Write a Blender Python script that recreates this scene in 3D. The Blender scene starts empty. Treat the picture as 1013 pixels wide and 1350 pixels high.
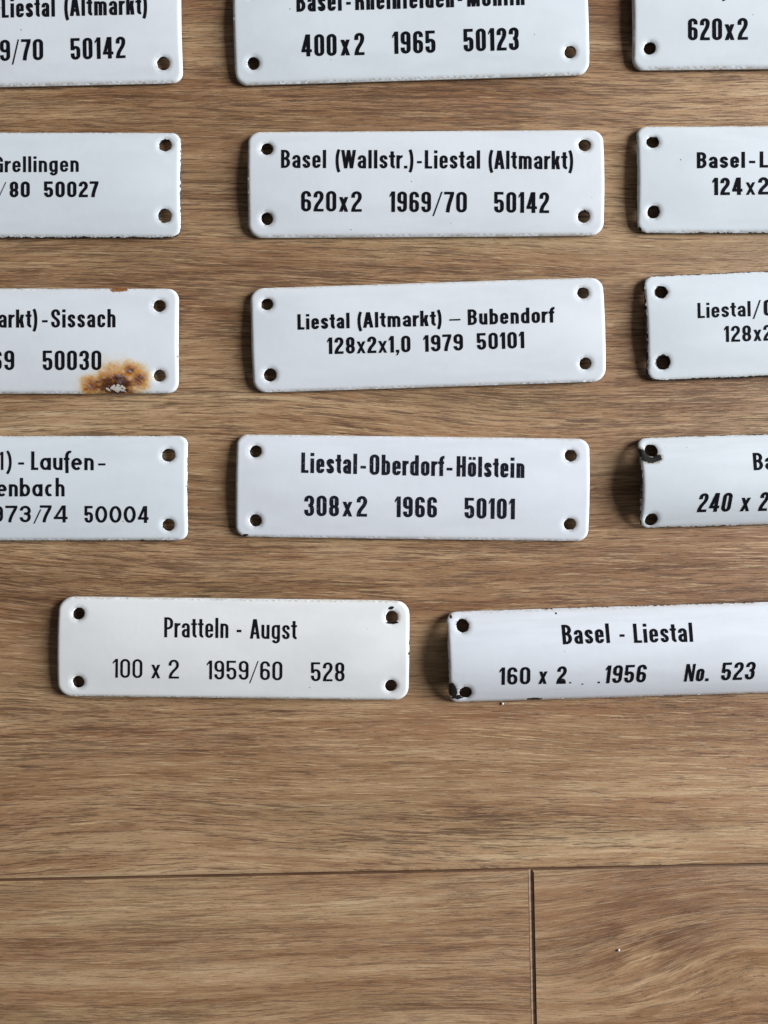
import bpy, bmesh, math, random
from mathutils import Vector, noise
from mathutils.geometry import delaunay_2d_cdt

# ------------------------------------------------------------------ camera, world, light, exposure
scene = bpy.context.scene
COL = scene.collection
S = 0.2366e-3            # metres on the floor per photo pixel
D = 0.245                # camera height above the floor
PW, PH = 1013.0, 1350.0

cam = bpy.data.cameras.new('camera')
cam.sensor_fit = 'VERTICAL'
cam.sensor_height = 24.0
cam.lens = 12.0 * D / (PH / 2 * S)
cam.clip_start = 0.005
cam.clip_end = 50.0
cam_o = bpy.data.objects.new('camera', cam)
COL.objects.link(cam_o)
cam_o.location = (0, 0, D)
scene.camera = cam_o

world = bpy.data.worlds.new('World')
scene.world = world
world.use_nodes = True
bg = world.node_tree.nodes['Background']
bg.inputs['Color'].default_value = (0.93, 0.96, 1.0, 1)
bg.inputs['Strength'].default_value = 0.085


def area(name, loc, target, sx, sy, power, color):
    L = bpy.data.lights.new(name, 'AREA')
    L.shape = 'RECTANGLE'
    L.size, L.size_y = sx, sy
    L.energy = power
    L.color = color
    o = bpy.data.objects.new(name, L)
    COL.objects.link(o)
    o.location = loc
    d = Vector(target) - Vector(loc)
    o.rotation_euler = d.to_track_quat('-Z', 'Y').to_euler()
    return o


area('window_light', (1.85, 0.36, 0.80), (0, 0, 0), 1.1, 1.2, 101.0, (0.91, 0.96, 1.03))

vs = scene.view_settings
vs.view_transform = 'Standard'
vs.look = 'None'
vs.exposure = 0.0
vs.gamma = 1.0
vs.use_curve_mapping = False
scene.render.engine = 'CYCLES'

# ------------------------------------------------------------------ node helpers


class NT:
    def __init__(self, name):
        self.m = bpy.data.materials.new(name)
        self.m.use_nodes = True
        self.t = self.m.node_tree
        self.n = self.t.nodes
        self.bsdf = self.n['Principled BSDF']

    def new(self, typ, **kw):
        x = self.n.new(typ)
        for k, v in kw.items():
            setattr(x, k, v)
        return x

    def put(self, sock, v):
        if hasattr(v, 'links') and hasattr(v, 'is_output'):
            self.t.links.new(v, sock)
        else:
            sock.default_value = v

    def math(self, op, a, b=0.0, c=0.0, clamp=False):
        x = self.new('ShaderNodeMath', operation=op, use_clamp=clamp)
        self.put(x.inputs[0], a)
        self.put(x.inputs[1], b)
        self.put(x.inputs[2], c)
        return x.outputs[0]

    def vmath(self, op, a, b=(0, 0, 0)):
        x = self.new('ShaderNodeVectorMath', operation=op)
        self.put(x.inputs[0], a)
        self.put(x.inputs[1], b)
        return x.outputs[1] if op in ('LENGTH', 'DISTANCE', 'DOT_PRODUCT') else x.outputs[0]

    def mapping(self, v, scale=(1, 1, 1), loc=(0, 0, 0), rot=(0, 0, 0)):
        x = self.new('ShaderNodeMapping')
        self.put(x.inputs['Vector'], v)
        x.inputs['Scale'].default_value = scale
        x.inputs['Location'].default_value = loc
        x.inputs['Rotation'].default_value = rot
        return x.outputs[0]

    def noise(self, v, scale=1.0, detail=2.0, rough=0.5, dist=0.0):
        x = self.new('ShaderNodeTexNoise')
        self.put(x.inputs['Vector'], v)
        x.inputs['Scale'].default_value = scale
        x.inputs['Detail'].default_value = detail
        x.inputs['Roughness'].default_value = rough
        x.inputs['Distortion'].default_value = dist
        return x.outputs[0]

    def smooth(self, v, a, b, lo=0.0, hi=1.0):
        x = self.new('ShaderNodeMapRange', interpolation_type='SMOOTHSTEP')
        self.put(x.inputs[0], v)
        x.inputs[1].default_value = a
        x.inputs[2].default_value = b
        x.inputs[3].default_value = lo
        x.inputs[4].default_value = hi
        return x.outputs[0]

    def mix(self, f, a, b, blend='MIX'):
        x = self.new('ShaderNodeMix', data_type='RGBA', blend_type=blend)
        self.put(x.inputs[0], f)
        self.put(x.inputs[6], a)
        self.put(x.inputs[7], b)
        return x.outputs[2]

    def ramp(self, f, stops):
        x = self.new('ShaderNodeValToRGB')
        cr = x.color_ramp
        while len(cr.elements) < len(stops):
            cr.elements.new(0.5)
        for e, (p, c) in zip(cr.elements, stops):
            e.position = p
            e.color = (*c, 1)
        self.put(x.inputs[0], f)
        return x.outputs[0]

    def attr(self, name):
        x = self.new('ShaderNodeAttribute', attribute_name=name)
        return x.outputs['Fac']

    def bump(self, h, strength, dist):
        x = self.new('ShaderNodeBump')
        x.inputs['Strength'].default_value = strength
        x.inputs['Distance'].default_value = dist
        self.put(x.inputs['Height'], h)
        self.t.links.new(x.outputs[0], self.bsdf.inputs['Normal'])


def srgb(r, g, b):
    f = lambda c: (c / 255 / 12.92) if c / 255 <= 0.04045 else ((c / 255 + 0.055) / 1.055) ** 2.4
    return (f(r), f(g), f(b))


# ------------------------------------------------------------------ pixel <-> world
def px2w(px, py, z=0.0):
    k = S * (D - z) / D
    return (px - PW / 2) * k, (PH / 2 - py) * k


# ------------------------------------------------------------------ floor of oak-look planks
FANG = math.radians(1.18)


def wood_material():
    M = NT('oak_plank')
    tc = M.new('ShaderNodeTexCoord').outputs['Object']
    seed = M.attr('plank_seed')
    P = M.vmath('SCALE', tc)
    sc = P.node
    sc.inputs[3].default_value = 1000.0                        # millimetres
    off = M.new('ShaderNodeCombineXYZ')
    M.put(off.inputs[0], M.math('MULTIPLY', seed, 337.0))
    M.put(off.inputs[1], M.math('MULTIPLY', seed, 91.0))
    M.put(off.inputs[2], M.math('MULTIPLY', seed, 53.0))
    Q = M.vmath('ADD', P, off.outputs[0])
    sep = M.new('ShaderNodeSeparateXYZ')
    M.put(sep.inputs[0], P)
    # figure: a swirl of slanting grain on the short plank, gentle waves elsewhere
    sx = M.math('DIVIDE', M.math('SUBTRACT', sep.outputs[0], 80.0), 24.0)
    sy = M.math('DIVIDE', M.math('SUBTRACT', sep.outputs[1], -136.0), 19.0)
    only = M.smooth(M.attr('plank_figure'), 0.4, 0.6)
    gy = M.math('MULTIPLY', M.math('POWER', 2.718, M.math('MULTIPLY', M.math('MULTIPLY', sy, sy), -1.0)), only)
    g = M.math('MULTIPLY', gy, M.math('POWER', 2.718, M.math('MULTIPLY', M.math('MULTIPLY', sx, sx), -1.0)))
    slant = M.math('MULTIPLY', M.math('MULTIPLY', gy, M.smooth(sx, -1.5, 1.5)), -15.0)
    w1 = M.noise(M.mapping(Q, (0.0055, 0.012, 1)), 1.0, 1.0)
    w2 = M.noise(M.mapping(Q, (0.03, 0.10, 1), (7, 3, 0)), 1.0, 2.0)
    warp = M.math('ADD', M.math('MULTIPLY', M.math('SUBTRACT', w1, 0.5), 22.0),
                  M.math('MULTIPLY', M.math('SUBTRACT', w2, 0.5), 1.1))
    warp = M.math('ADD', warp, slant)
    wv = M.new('ShaderNodeCombineXYZ')
    M.put(wv.inputs[1], warp)
    R = M.vmath('ADD', Q, wv.outputs[0])
    broad = M.noise(M.mapping(R, (0.0045, 0.055, 1), (1, 2, 3)), 1.0, 3.0, 0.55)
    streak = M.noise(M.mapping(R, (0.014, 0.36, 1), (5, 1, 0)), 1.0, 4.0, 0.62)
    R2 = M.mapping(R, (1, 1, 1), (0, 0, 0), (0, 0, 0.035))
    R3 = M.mapping(R, (1, 1, 1), (0, 0, 0), (0, 0, -0.02))
    fibre = M.noise(M.mapping(R2, (0.075, 1.5, 1), (9, 4, 0)), 1.0, 3.0, 0.65)
    fine = M.noise(M.mapping(R3, (0.20, 3.4, 1), (2, 8, 0)), 1.0, 3.0, 0.65)
    calm = M.smooth(M.math('ABSOLUTE', M.math('SUBTRACT', seed, 1.37)), 0.0, 0.01, 1.0, 0.62)
    grit = M.noise(M.mapping(R, (1.3, 4.5, 1), (2, 8, 0)), 1.0, 2.0, 0.6)
    t = M.math('ADD', M.math('MULTIPLY', broad, 0.42), M.math('MULTIPLY', streak, 0.34))
    t = M.math('ADD', t, M.math('MULTIPLY', fibre, 0.24))
    t = M.math('ADD', M.math('MULTIPLY', M.math('SUBTRACT', t, 0.5), 1.12), 0.515)
    col = M.ramp(t, [(0.34, srgb(106, 73, 47)), (0.43, srgb(145, 105, 72)),
                     (0.51, srgb(169, 130, 94)), (0.58, srgb(188, 151, 112)), (0.67, srgb(211, 180, 140))])
    # grey-olive and reddish drifts
    hue = M.noise(M.mapping(R, (0.009, 0.08, 1), (31, 17, 0)), 1.0, 2.0)
    col = M.mix(M.smooth(hue, 0.52, 0.72, 0, 0.42), col, (*srgb(150, 122, 86), 1))
    col = M.mix(M.smooth(hue, 0.46, 0.28, 0, 0.35), col, (*srgb(152, 102, 72), 1))
    fig = M.noise(M.mapping(R, (0.035, 0.17, 1), (11, 5, 0)), 1.0, 3.0, 0.65)
    col = M.mix(M.math('MULTIPLY', M.smooth(fig, 0.40, 0.54, 0, 0.85), g), col, (*srgb(108, 70, 48), 1))
    # open pores: short dark dashes, and pale flecks painting in the sheen beside them
    pm = M.noise(M.mapping(R, (0.008, 0.07, 1), (3, 22, 0)), 1.0, 2.0)
    pmo = M.math('MULTIPLY', M.math('SUBTRACT', pm, 0.5), 0.34)
    pn = M.noise(M.mapping(R2, (0.058, 1.55, 1), (14, 6, 0)), 1.0, 3.0, 0.68)
    pn2 = M.noise(M.mapping(R3, (0.14, 2.6, 1), (44, 16, 0)), 1.0, 2.0, 0.6)
    pmo = M.math('SUBTRACT', pmo, M.math('MULTIPLY', g, 0.05))
    pore = M.smooth(M.math('ADD', pn, pmo), 0.56, 0.66)
    pore2 = M.smooth(M.math('ADD', pn2, M.math('MULTIPLY', pmo, 0.8)), 0.57, 0.66)
    fl = M.mapping(R2, (0.075, 1.9, 1), (40, 2, 0))
    fn = M.noise(fl, 1.0, 3.0, 0.65)
    fleck = M.smooth(M.math('SUBTRACT', fn, M.math('MULTIPLY', pmo, 0.3)), 0.56, 0.67)
    col = M.mix(M.math('MULTIPLY', M.math('MULTIPLY', fleck, calm), 0.52), col, (*srgb(226, 192, 146), 1))
    col = M.mix(M.math('MULTIPLY', M.math('MULTIPLY', pore, calm), 0.62), col, (*srgb(70, 44, 28), 1))
    col = M.mix(M.math('MULTIPLY', M.math('MULTIPLY', pore2, calm), 0.50), col, (*srgb(84, 53, 33), 1))
    col = M.mix(M.smooth(fine, 0.5, 0.72, 0, 0.34), col, (*srgb(92, 62, 41), 1))
    col = M.mix(M.smooth(fine, 0.46, 0.3, 0, 0.25), col, (*srgb(216, 182, 140), 1))
    col = M.mix(M.smooth(grit, 0.52, 0.75, 0, 0.20), col, (*srgb(84, 58, 40), 1))
    blot = M.noise(M.mapping(R, (0.022, 0.075, 1), (51, 7, 0)), 1.0, 3.0, 0.6)
    col = M.mix(M.smooth(blot, 0.50, 0.72, 0, 0.34), col, (*srgb(118, 82, 56), 1))
    col = M.mix(M.smooth(blot, 0.46, 0.30, 0, 0.22), col, (*srgb(196, 162, 126), 1))
    pore = M.math('MAXIMUM', pore, pore2)
    M.put(M.bsdf.inputs['Base Color'], col)
    M.put(M.bsdf.inputs['Roughness'], M.smooth(pore, 0, 1, 0.46, 0.65))
    M.bsdf.inputs['Specular IOR Level'].default_value = 0.35
    h = M.math('SUBTRACT', M.math('ADD', M.math('MULTIPLY', fleck, 0.5), M.math('MULTIPLY', M.math('ADD', fine, grit), 0.5)),
               M.math('MULTIPLY', pore, 1.0))
    M.bump(h, 0.7, 0.00016)
    return M.m


def groove_material(name, c0, c1):
    M = NT(name)
    tc = M.new('ShaderNodeTexCoord').outputs['Object']
    n = M.noise(M.mapping(tc, (60, 900, 1)), 1.0, 3.0)
    M.put(M.bsdf.inputs['Base Color'], M.ramp(n, [(0.35, srgb(*c0)), (0.65, srgb(*c1))]))
    M.bsdf.inputs['Roughness'].default_value = 0.5
    return M.m


def build_floor():
    wood = wood_material()
    bm = bmesh.new()
    ls = bm.verts.layers.float.new('plank_seed')
    lf = bm.verts.layers.float.new('plank_figure')
    ca, sa = math.cos(-FANG), math.sin(-FANG)

    def loc(px, py):                          # photo pixel -> floor-local coordinates
        x, y = px2w(px, py)
        return x * ca - y * sa, x * sa + y * ca

    seam = loc(700, 1146)
    ROW, LEN = 0.335, 1.285
    rnd = random.Random(4)
    for r in range(-4, 5):
        y1 = seam[1] + ROW * r
        y0 = y1 - ROW
        shift = seam[0] if r == 0 else (seam[0] + LEN * 0.42 if r == 1 else rnd.random() * LEN)
        for c in range(-2, 2):
            x0 = shift + LEN * c
            x1 = x0 + LEN
            seed = rnd.random() * 3
            fig = 1.0 if (r == 0 and c == 0) else 0.0
            if r == 1:
                seed = 1.37
            rings = [(0.0, 0.0, 0.0), (0.00034, 0.00065, -0.00018), (0.00095, 0.0011, -0.00056)]
            m = rings[-1]
            loops = []
            for (dx, dy, dz) in [rings[0]] + rings:
                gx, gy = m[0] - dx, m[1] - dy
                loops.append([bm.verts.new((*p, dz)) for p in
                              ((x0 + gx, y0 + gy), (x1 - gx, y0 + gy), (x1 - gx, y1 - gy), (x0 + gx, y1 - gy))])
            for v in sum(loops, []):
                v[ls] = seed
                v[lf] = fig
            bm.faces.new(loops[0]).material_index = 0
            for k in (1, 2):
                for i in range(4):
                    j = (i + 1) % 4
                    f = bm.faces.new((loops[k + 1][i], loops[k + 1][j], loops[k][j], loops[k][i]))
                    f.material_index = (0 if k == 1 else 3) if i in (0, 2) else k
    me = bpy.data.meshes.new('floor')
    bm.to_mesh(me)
    bm.free()
    me.materials.append(wood)
    me.materials.append(groove_material('plank_edge_line', (52, 36, 26), (80, 58, 42)))
    me.materials.append(groove_material('plank_bevel', (132, 102, 78), (158, 126, 100)))
    me.materials.append(groove_material('plank_long_bevel', (88, 60, 40), (112, 80, 55)))
    o = bpy.data.objects.new('floor', me)
    COL.objects.link(o)
    o.rotation_euler.z = FANG
    o['kind'] = 'structure'
    return o


build_floor()

# ------------------------------------------------------------------ lettering: condensed grotesque drawn as pen strokes
XH = 0.72


def arc(cx, cy, rx, ry, a0, a1, n=12):
    return [(cx + rx * math.cos(math.radians(a0 + (a1 - a0) * i / n)),
             cy + ry * math.sin(math.radians(a0 + (a1 - a0) * i / n))) for i in range(n + 1)]


def bez(p0, p1, p2, p3, n=14):
    r = []
    for i in range(n + 1):
        t = i / n
        u = 1 - t
        r.append(tuple(u ** 3 * a + 3 * u * u * t * b + 3 * u * t * t * c + t ** 3 * d
                       for a, b, c, d in zip(p0, p1, p2, p3)))
    return r


class Glyph:
    """collects strips (list of (left, right) point pairs) in units of cap height"""

    def __init__(self, f, sv, sh, geo=False):
        self.f, self.sv, self.sh, self.geo = f, sv, sh, geo
        self.strips = []
        self.w = 0

    def stroke(self, pts, closed=False, k=1.0):
        q = [pts[0]]
        for p in pts[1:]:
            if math.hypot(p[0] - q[-1][0], p[1] - q[-1][1]) > 1e-4:
                q.append(p)
        if closed and math.hypot(q[0][0] - q[-1][0], q[0][1] - q[-1][1]) < 1e-4:
            q.pop()
        n = len(q)
        out = []
        for i in range(n):
            a = q[(i - 1) % n] if (closed or i > 0) else q[i]
            c = q[(i + 1) % n] if (closed or i < n - 1) else q[i]
            dx, dy = c[0] - a[0], c[1] - a[1]
            l = math.hypot(dx, dy) or 1
            dx, dy = dx / l, dy / l
            t = math.sqrt((self.sv * dy) ** 2 + (self.sh * dx) ** 2) / 2 * k
            out.append(((q[i][0] - dy * t, q[i][1] + dx * t), (q[i][0] + dy * t, q[i][1] - dx * t)))
        if closed:
            out.append(out[0])
        self.strips.append(out)

    def V(self, x, y0, y1, w=None):
        w = w or self.sv
        n = 6
        self.strips.append([((x, y0 + (y1 - y0) * i / n), (x + w, y0 + (y1 - y0) * i / n)) for i in range(n + 1)])

    def H(self, x0, x1, y, h=None):
        h = h or self.sh
        n = 4
        self.strips.append([((x0 + (x1 - x0) * i / n, y + h), (x0 + (x1 - x0) * i / n, y)) for i in range(n + 1)])

    def Dg(self, x0, y0, x1, y1, w):          # diagonal, left edge from (x0,y0) to (x1,y1), horizontal width w
        n = 6
        self.strips.append([((x0 + (x1 - x0) * i / n, y0 + (y1 - y0) * i / n),
                             (x0 + (x1 - x0) * i / n + w, y0 + (y1 - y0) * i / n)) for i in range(n + 1)])


def ring(g, x0, x1, y0, y1):
    sv, sh = g.sv, g.sh
    a = (x1 - x0 - sv) / 2
    cx = (x0 + x1) / 2
    b = min((y1 - y0 - sh) / 2, a * (1.0 if not g.geo else 9))
    yt, yb = y1 - sh / 2 - b, y0 + sh / 2 + b
    g.stroke(arc(cx, yt, a, b, 0, 180) + arc(cx, yb, a, b, 180, 360), closed=True)


def draw(ch, f, sv, sh, geo=False):
    g = Glyph(f, sv, sh, geo)
    hv, hh = sv / 2, sh / 2
    W = lambda w: w * f
    X = XH if not geo else 0.66
    st = g.stroke

    def cb(w, y0, y1):      # centre, radii and end heights of a stadium of width w
        a = (w - sv) / 2
        b = min((y1 - y0 - sh) / 2, a * 1.05 if not geo else 9)
        return w / 2, a, b, y1 - hh - b, y0 + hh + b

    if ch in '0O':
        w = W(0.47 if ch == '0' else 0.50) if not geo else W(0.66)
        ring(g, 0, w, 0, 1)
    elif ch == 'o' or ch == 'ö':
        w = W(0.44) if not geo else W(0.6)
        ring(g, 0, w, 0, X)
        if ch == 'ö':
            dw = min(sv * 0.85, w * 0.34)
            g.V(w * 0.08, 0.83, 0.97, dw)
            g.V(w * 0.92 - dw, 0.83, 0.97, dw)
    elif ch in 'nhmuü':
        w = W(0.43) if not geo else W(0.52)
        cx, a, b, yt, yb = cb(w, 0, X)
        if geo:
            b = min(b, a)
            yt, yb = X - hh - b, hh + b
        if ch == 'u':
            st([(hv, X)] + arc(cx, yb, a, b, 180, 360) + [(w - hv, yb)])
            g.V(w - sv, 0, X)
        elif ch == 'm':
            g.V(0, 0, X)
            w = W(0.66)
            m = (w - sv) / 2
            for x0 in (0, m):
                c2, a2 = x0 + hv + m / 2, m / 2
                b2 = a2 * 1.1
                st(arc(c2, X - hh - b2, a2, b2, 180, 0) + [(x0 + m + hv, 0)])
        else:
            g.V(0, 0, 1.0 if ch == 'h' else X)
            st(arc(cx, yt, a, b, 165, 0) + [(w - hv, 0)])
    elif ch == 'r':
        w = W(0.31)
        g.V(0, 0, X)
        a = w - hv
        st(arc(hv + a, X - hh - a * 1.0, a, a * 1.0, 170, 88))
    elif ch in 'bdgq':
        w = W(0.44) if not geo else W(0.6)
        ring(g, 0, w, 0, X)
        if ch == 'b':
            g.V(0, 0, 1)
        elif ch == 'd':
            g.V(w - sv, 0, 1)
        else:
            cx, a, b, yt, yb = cb(w, -0.22, X)
            st([(w - hv, X), (w - hv, yb)] + arc(cx, yb, a, b, 0, -165))
    elif ch == 'a':
        if geo:
            w = W(0.6)
            ring(g, 0, w, 0, X)
            g.V(w - sv, 0, X)
        else:
            w = W(0.43)
            cx, a, b, yt, yb = cb(w, 0, X)
            st([(hv, X * 0.66), (hv, yt)] + arc(cx, yt, a, b, 180, 0) + [(w - hv, 0)])
            yt2 = X * 0.60
            ry = (yt2 - hh - hh) / 2
            st([(w - hv, yt2 - hh), (cx + a * .1, yt2 - hh)] + arc(cx, hh + ry, a, ry, 90, 270) + [(w - hv * 1.2, hh + 0.03)])
    elif ch == 'c':
        w = W(0.42) if not geo else W(0.52)
        cx, a, b, yt, yb = cb(w, 0, X)
        if geo:
            st(arc(cx + .02, X / 2, a, X / 2 - hh, 55, 305, 20))
        else:
            st([(w - hv, X * 0.62), (w - hv, yt)] + arc(cx, yt, a, b, 0, 180) + arc(cx, yb, a, b, 180, 360) + [(w - hv, X * 0.36)])
    elif ch == 'e':
        w = W(0.43) if not geo else W(0.6)
        cx, a, b, yt, yb = cb(w, 0, X)
        if geo:
            st(arc(cx, X / 2, a, X / 2 - hh, 0, 315, 24))
            g.H(hv, w - hv * .6, X * 0.42)
        else:
            m = X * 0.43
            st([(w - hv, m), (w - hv, yt)] + arc(cx, yt, a, b, 0, 180) + arc(cx, yb, a, b, 180, 360) + [(w - hv, X * 0.30)])
            g.H(hv, w - hv * .5, m, sh * 0.85)
    elif ch in 'sS':
        Y = X if ch == 's' else 1.0
        w = W(0.40 if ch == 's' else 0.48)
        cx, a, b, yt, yb = cb(w, 0, Y)
        b = min(b, Y * 0.22)
        yt, yb = Y - hh - b, hh + b
        c0, c1 = (hv, yt - .02 * Y), (w - hv, yb + .02 * Y)
        mid = Y * 0.5
        st([(w - hv, Y * 0.67), (w - hv, yt)] + arc(cx, yt, a, b, 0, 180)
           + bez(c0, (hv, mid + .01), (w - hv, mid - .01), c1)
           + arc(cx, yb, a, b, 0, -180) + [(hv, Y * 0.32)])
    elif ch == 'f':
        w = W(0.30)
        x = 0.05 * f
        a = w - x - hv
        if geo:
            st([(x + hv + .02, -0.16), (x + hv, 0.6)] + arc(x + hv + .16, 0.72, .16, .26, 180, 65))
        else:
            st([(x + hv, 0)] + arc(x + hv + a, 1 - hh - a, a, a, 180, 88))
        g.H(-0.02, w * .96, X - sh * 0.9, sh * 0.9)
    elif ch == 't':
        w = W(0.29)
        x = 0.06 * f
        a = (w - x - hv) * 0.95
        st([(x + hv, 0.93), (x + hv, hh + a)] + arc(x + hv + a, hh + a, a, a, 180, 268))
        g.H(-0.02, w, X - sh * 0.9, sh * 0.9)
    elif ch == 'i':
        w = sv
        g.V(0, 0, X)
        g.V(0, 0.83, 0.99)
    elif ch == 'l':
        w = sv
        g.V(0, 0, 1)
    elif ch == 'k':
        w = W(0.43)
        g.V(0, 0, 1)
        d = sv * 1.08
        g.Dg(sv * .75, X * 0.33, w - d - .01, X, d)
        g.Dg(w - d, 0, sv * 1.05, X * 0.60, d)
    elif ch == 'x':
        w = W(0.46)
        d = min(sv, 0.17) * 1.0
        g.Dg(0, 0, w - d, X, d)
        g.Dg(w - d, 0, 0, X, d)
    elif ch == 'A':
        w = W(0.53)
        d = sv * 1.04
        g.Dg(0, 0, w / 2 - d / 2 - .015, 1, d)
        g.Dg(w - d, 0, w / 2 - d / 2 + .015, 1, d)
        g.H(w * .22, w * .78, 0.22, sh)
    elif ch in 'BPR':
        w = W(0.48)
        g.V(0, 0, 1)
        m = 0.53 if ch == 'B' else 0.45
        for (y0, y1, ww) in ([(m - hh, 1, w * .97), (0, m + hh, w)] if ch == 'B' else [(m - hh, 1, w)]):
            b = (y1 - y0 - sh) / 2
            a = min(b, ww * 0.45)
            st([(hv, y1 - hh), (ww - hv - a, y1 - hh)] + arc(ww - hv - a, y1 - hh - a, a, a, 90, 0)
               + arc(ww - hv - a, y0 + hh + a, a, a, 0, -90) + [(hv, y0 + hh)])
        if ch == 'R':
            st(bez((w * .5, m), (w - hv, m), (w - hv, m - .05), (w - hv, 0.2)) + [(w - hv + .01, 0)])
    elif ch == 'G':
        w = W(0.50)
        cx, a, b, yt, yb = cb(w, 0, 1)
        st([(w - hv, 0.66), (w - hv, yt)] + arc(cx, yt, a, b, 0, 180) + arc(cx, yb, a, b, 180, 360) + [(w - hv, 0.5)])
        g.H(cx, w, 0.42, sh)
        g.V(w - sv, 0, 0.42)
    elif ch == 'H':
        w = W(0.50)
        g.V(0, 0, 1)
        g.V(w - sv, 0, 1)
        g.H(sv * .8, w - sv * .8, 0.5 - hh)
    elif ch == 'L':
        w = W(0.39)
        g.V(0, 0, 1)
        g.H(sv * .8, w, 0)
    elif ch == 'M':
        w = W(0.64)
        g.V(0, 0, 1, sv * .95)
        g.V(w - sv * .95, 0, 1, sv * .95)
        d = sv * 0.9
        g.Dg(w / 2 - d / 2, 0, 0.02, 1, d)
        g.Dg(w / 2 - d / 2, 0, w - d - .02, 1, d)
    elif ch == 'N':
        w = W(0.52)
        e = sv * .82
        g.V(0, 0, 1, e)
        g.V(w - e, 0, 1, e)
        g.Dg(w - e * 1.1, 0, 0.0, 1, e * 1.1)
    elif ch == 'W':
        w = W(0.76)
        d = sv * 0.98
        p = (w - d) / 4
        g.Dg(p, 0, 0, 1, d)
        g.Dg(p, 0, 2 * p, 1, d)
        g.Dg(3 * p, 0, 2 * p, 1, d)
        g.Dg(3 * p, 0, 4 * p, 1, d)
    elif ch == '1':
        w = W(0.25) if not geo else W(0.28)
        w = max(w, sv * 1.5)
        g.V(w - sv, 0, 1)
        fl = sh * 0.9
        g.strips.append([((0, 0.82), (0, 0.82 - fl)), ((w - sv * .9, 1), (w - sv * .9, 0.97 - fl))])
    elif ch == '2':
        w = W(0.46)
        cx, a, b, yt, yb = cb(w, 0, 1)
        b = min(b, .24)
        yt = 1 - hh - b
        st([(hv, 0.68), (hv, yt)] + arc(cx, yt, a, b, 180, 0)
           + bez((w - hv, yt - .03), (w - hv, 0.48), (hv + .02, 0.40), (hv + .005, sh * .5)))
        g.H(0, w, 0)
    elif ch == '3':
        w = W(0.46)
        cx, a, b, yt, yb = cb(w, 0, 1)
        b = min(b, .22)
        yt, yb = 1 - hh - b, hh + b
        st([(hv, 0.70), (hv, yt)] + arc(cx, yt, a, b, 180, 0)
           + bez((w - hv, yt - .02), (w - hv, 0.56), (cx + a * .6, 0.52), (cx - a * .25, 0.52)))
        st(bez((cx - a * .25, 0.52), (cx + a * .6, 0.52), (w - hv, 0.48), (w - hv, yb + .04))
           + arc(cx, yb, a, b, 0, -180) + [(hv, 0.31)])
    elif ch == '4':
        w = W(0.50) if not geo else W(0.58)
        xs = w - sv - 0.08 * f
        g.V(xs, 0, 1)
        g.H(0.0, w, 0.19, sh)
        d = sv * 0.9
        g.Dg(0, 0.19 + sh * .5, xs + sv - d * 1.3, 1, d)
    elif ch == '5':
        w = W(0.46)
        cx, a, b, yt, yb = cb(w, 0, 0.64)
        b = min(b, a * 1.05)
        yt, yb = 0.64 - hh - b, hh + b
        g.H(0, w * .95, 1 - sh)
        g.V(0, 0.44, 1, sv * .88)
        st(arc(cx, yt, a, b, 172, 0) + arc(cx, yb, a, b, 0, -180) + [(hv, 0.30)])
    elif ch in '69':
        w = W(0.46)
        cx, a, b, yt, yb = cb(w, 0, 1)
        b = min(b, .24)
        yt = 1 - hh - b
        s0 = len(g.strips)
        ring(g, 0, w, 0, 0.60)
        st([(hv, 0.3), (hv, yt)] + arc(cx, yt, a, b, 180, 0) + [(w - hv, 0.72)])
        if ch == '9':
            g.strips = [[((w - l[0], 1 - l[1]), (w - r[0], 1 - r[1])) for l, r in s] for s in g.strips]
    elif ch == '7':
        w = W(0.44) if not geo else W(0.5)
        g.H(0, w, 1 - sh)
        st(bez((w - hv, 1 - hh), (w - hv * 1.2, 0.72), (w * .42, 0.42), (w * .36, 0)))
    elif ch == '8':
        w = W(0.46)
        ring(g, 0, w, 0, 0.54)
        ring(g, w * .03, w * .97, 0.54 - sh, 1)
    elif ch == '/':
        w = W(0.36)
        d = sv * 0.5
        g.Dg(0, -0.18, w - d, 1.0, d)
    elif ch in '()':
        w = W(0.24)
        d = w - sv * 0.9
        p = bez((w - hv * .4, 1.02), (hv - .02, 0.78), (hv - .02, 0.06), (w - hv * .4, -0.20))
        if ch == ')':
            p = [(w - x, y) for x, y in p]
        st(p, k=0.92)
    elif ch == '.':
        w = sv
        g.V(0, 0, sh * 1.15)
    elif ch == ',':
        w = sv
        g.V(0, 0, sh * 1.1)
        g.Dg(0.0, -0.17, sv * .45, 0.0, sv * .5)
    elif ch == '-':
        w = W(0.26)
        g.H(0, w, 0.29, sh * 0.95)
    elif ch == '–':
        w = W(0.62)
        g.H(0, w, 0.32, sh * 0.75)
    elif ch == ' ':
        w = W(0.30)
    else:
        raise ValueError(ch)
    g.w = w
    return g


GAP = {'A': .05, 'W': .05, 'x': .06, 'k': .08, 'r': .06, 't': .07, 'f': .06, '7': .07, '/': .05, 'P': .09, 'L': .08,
       '.': .09, ',': .08, ' ': 0.0, '1': .10, '(': .08, ')': .08}


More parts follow.
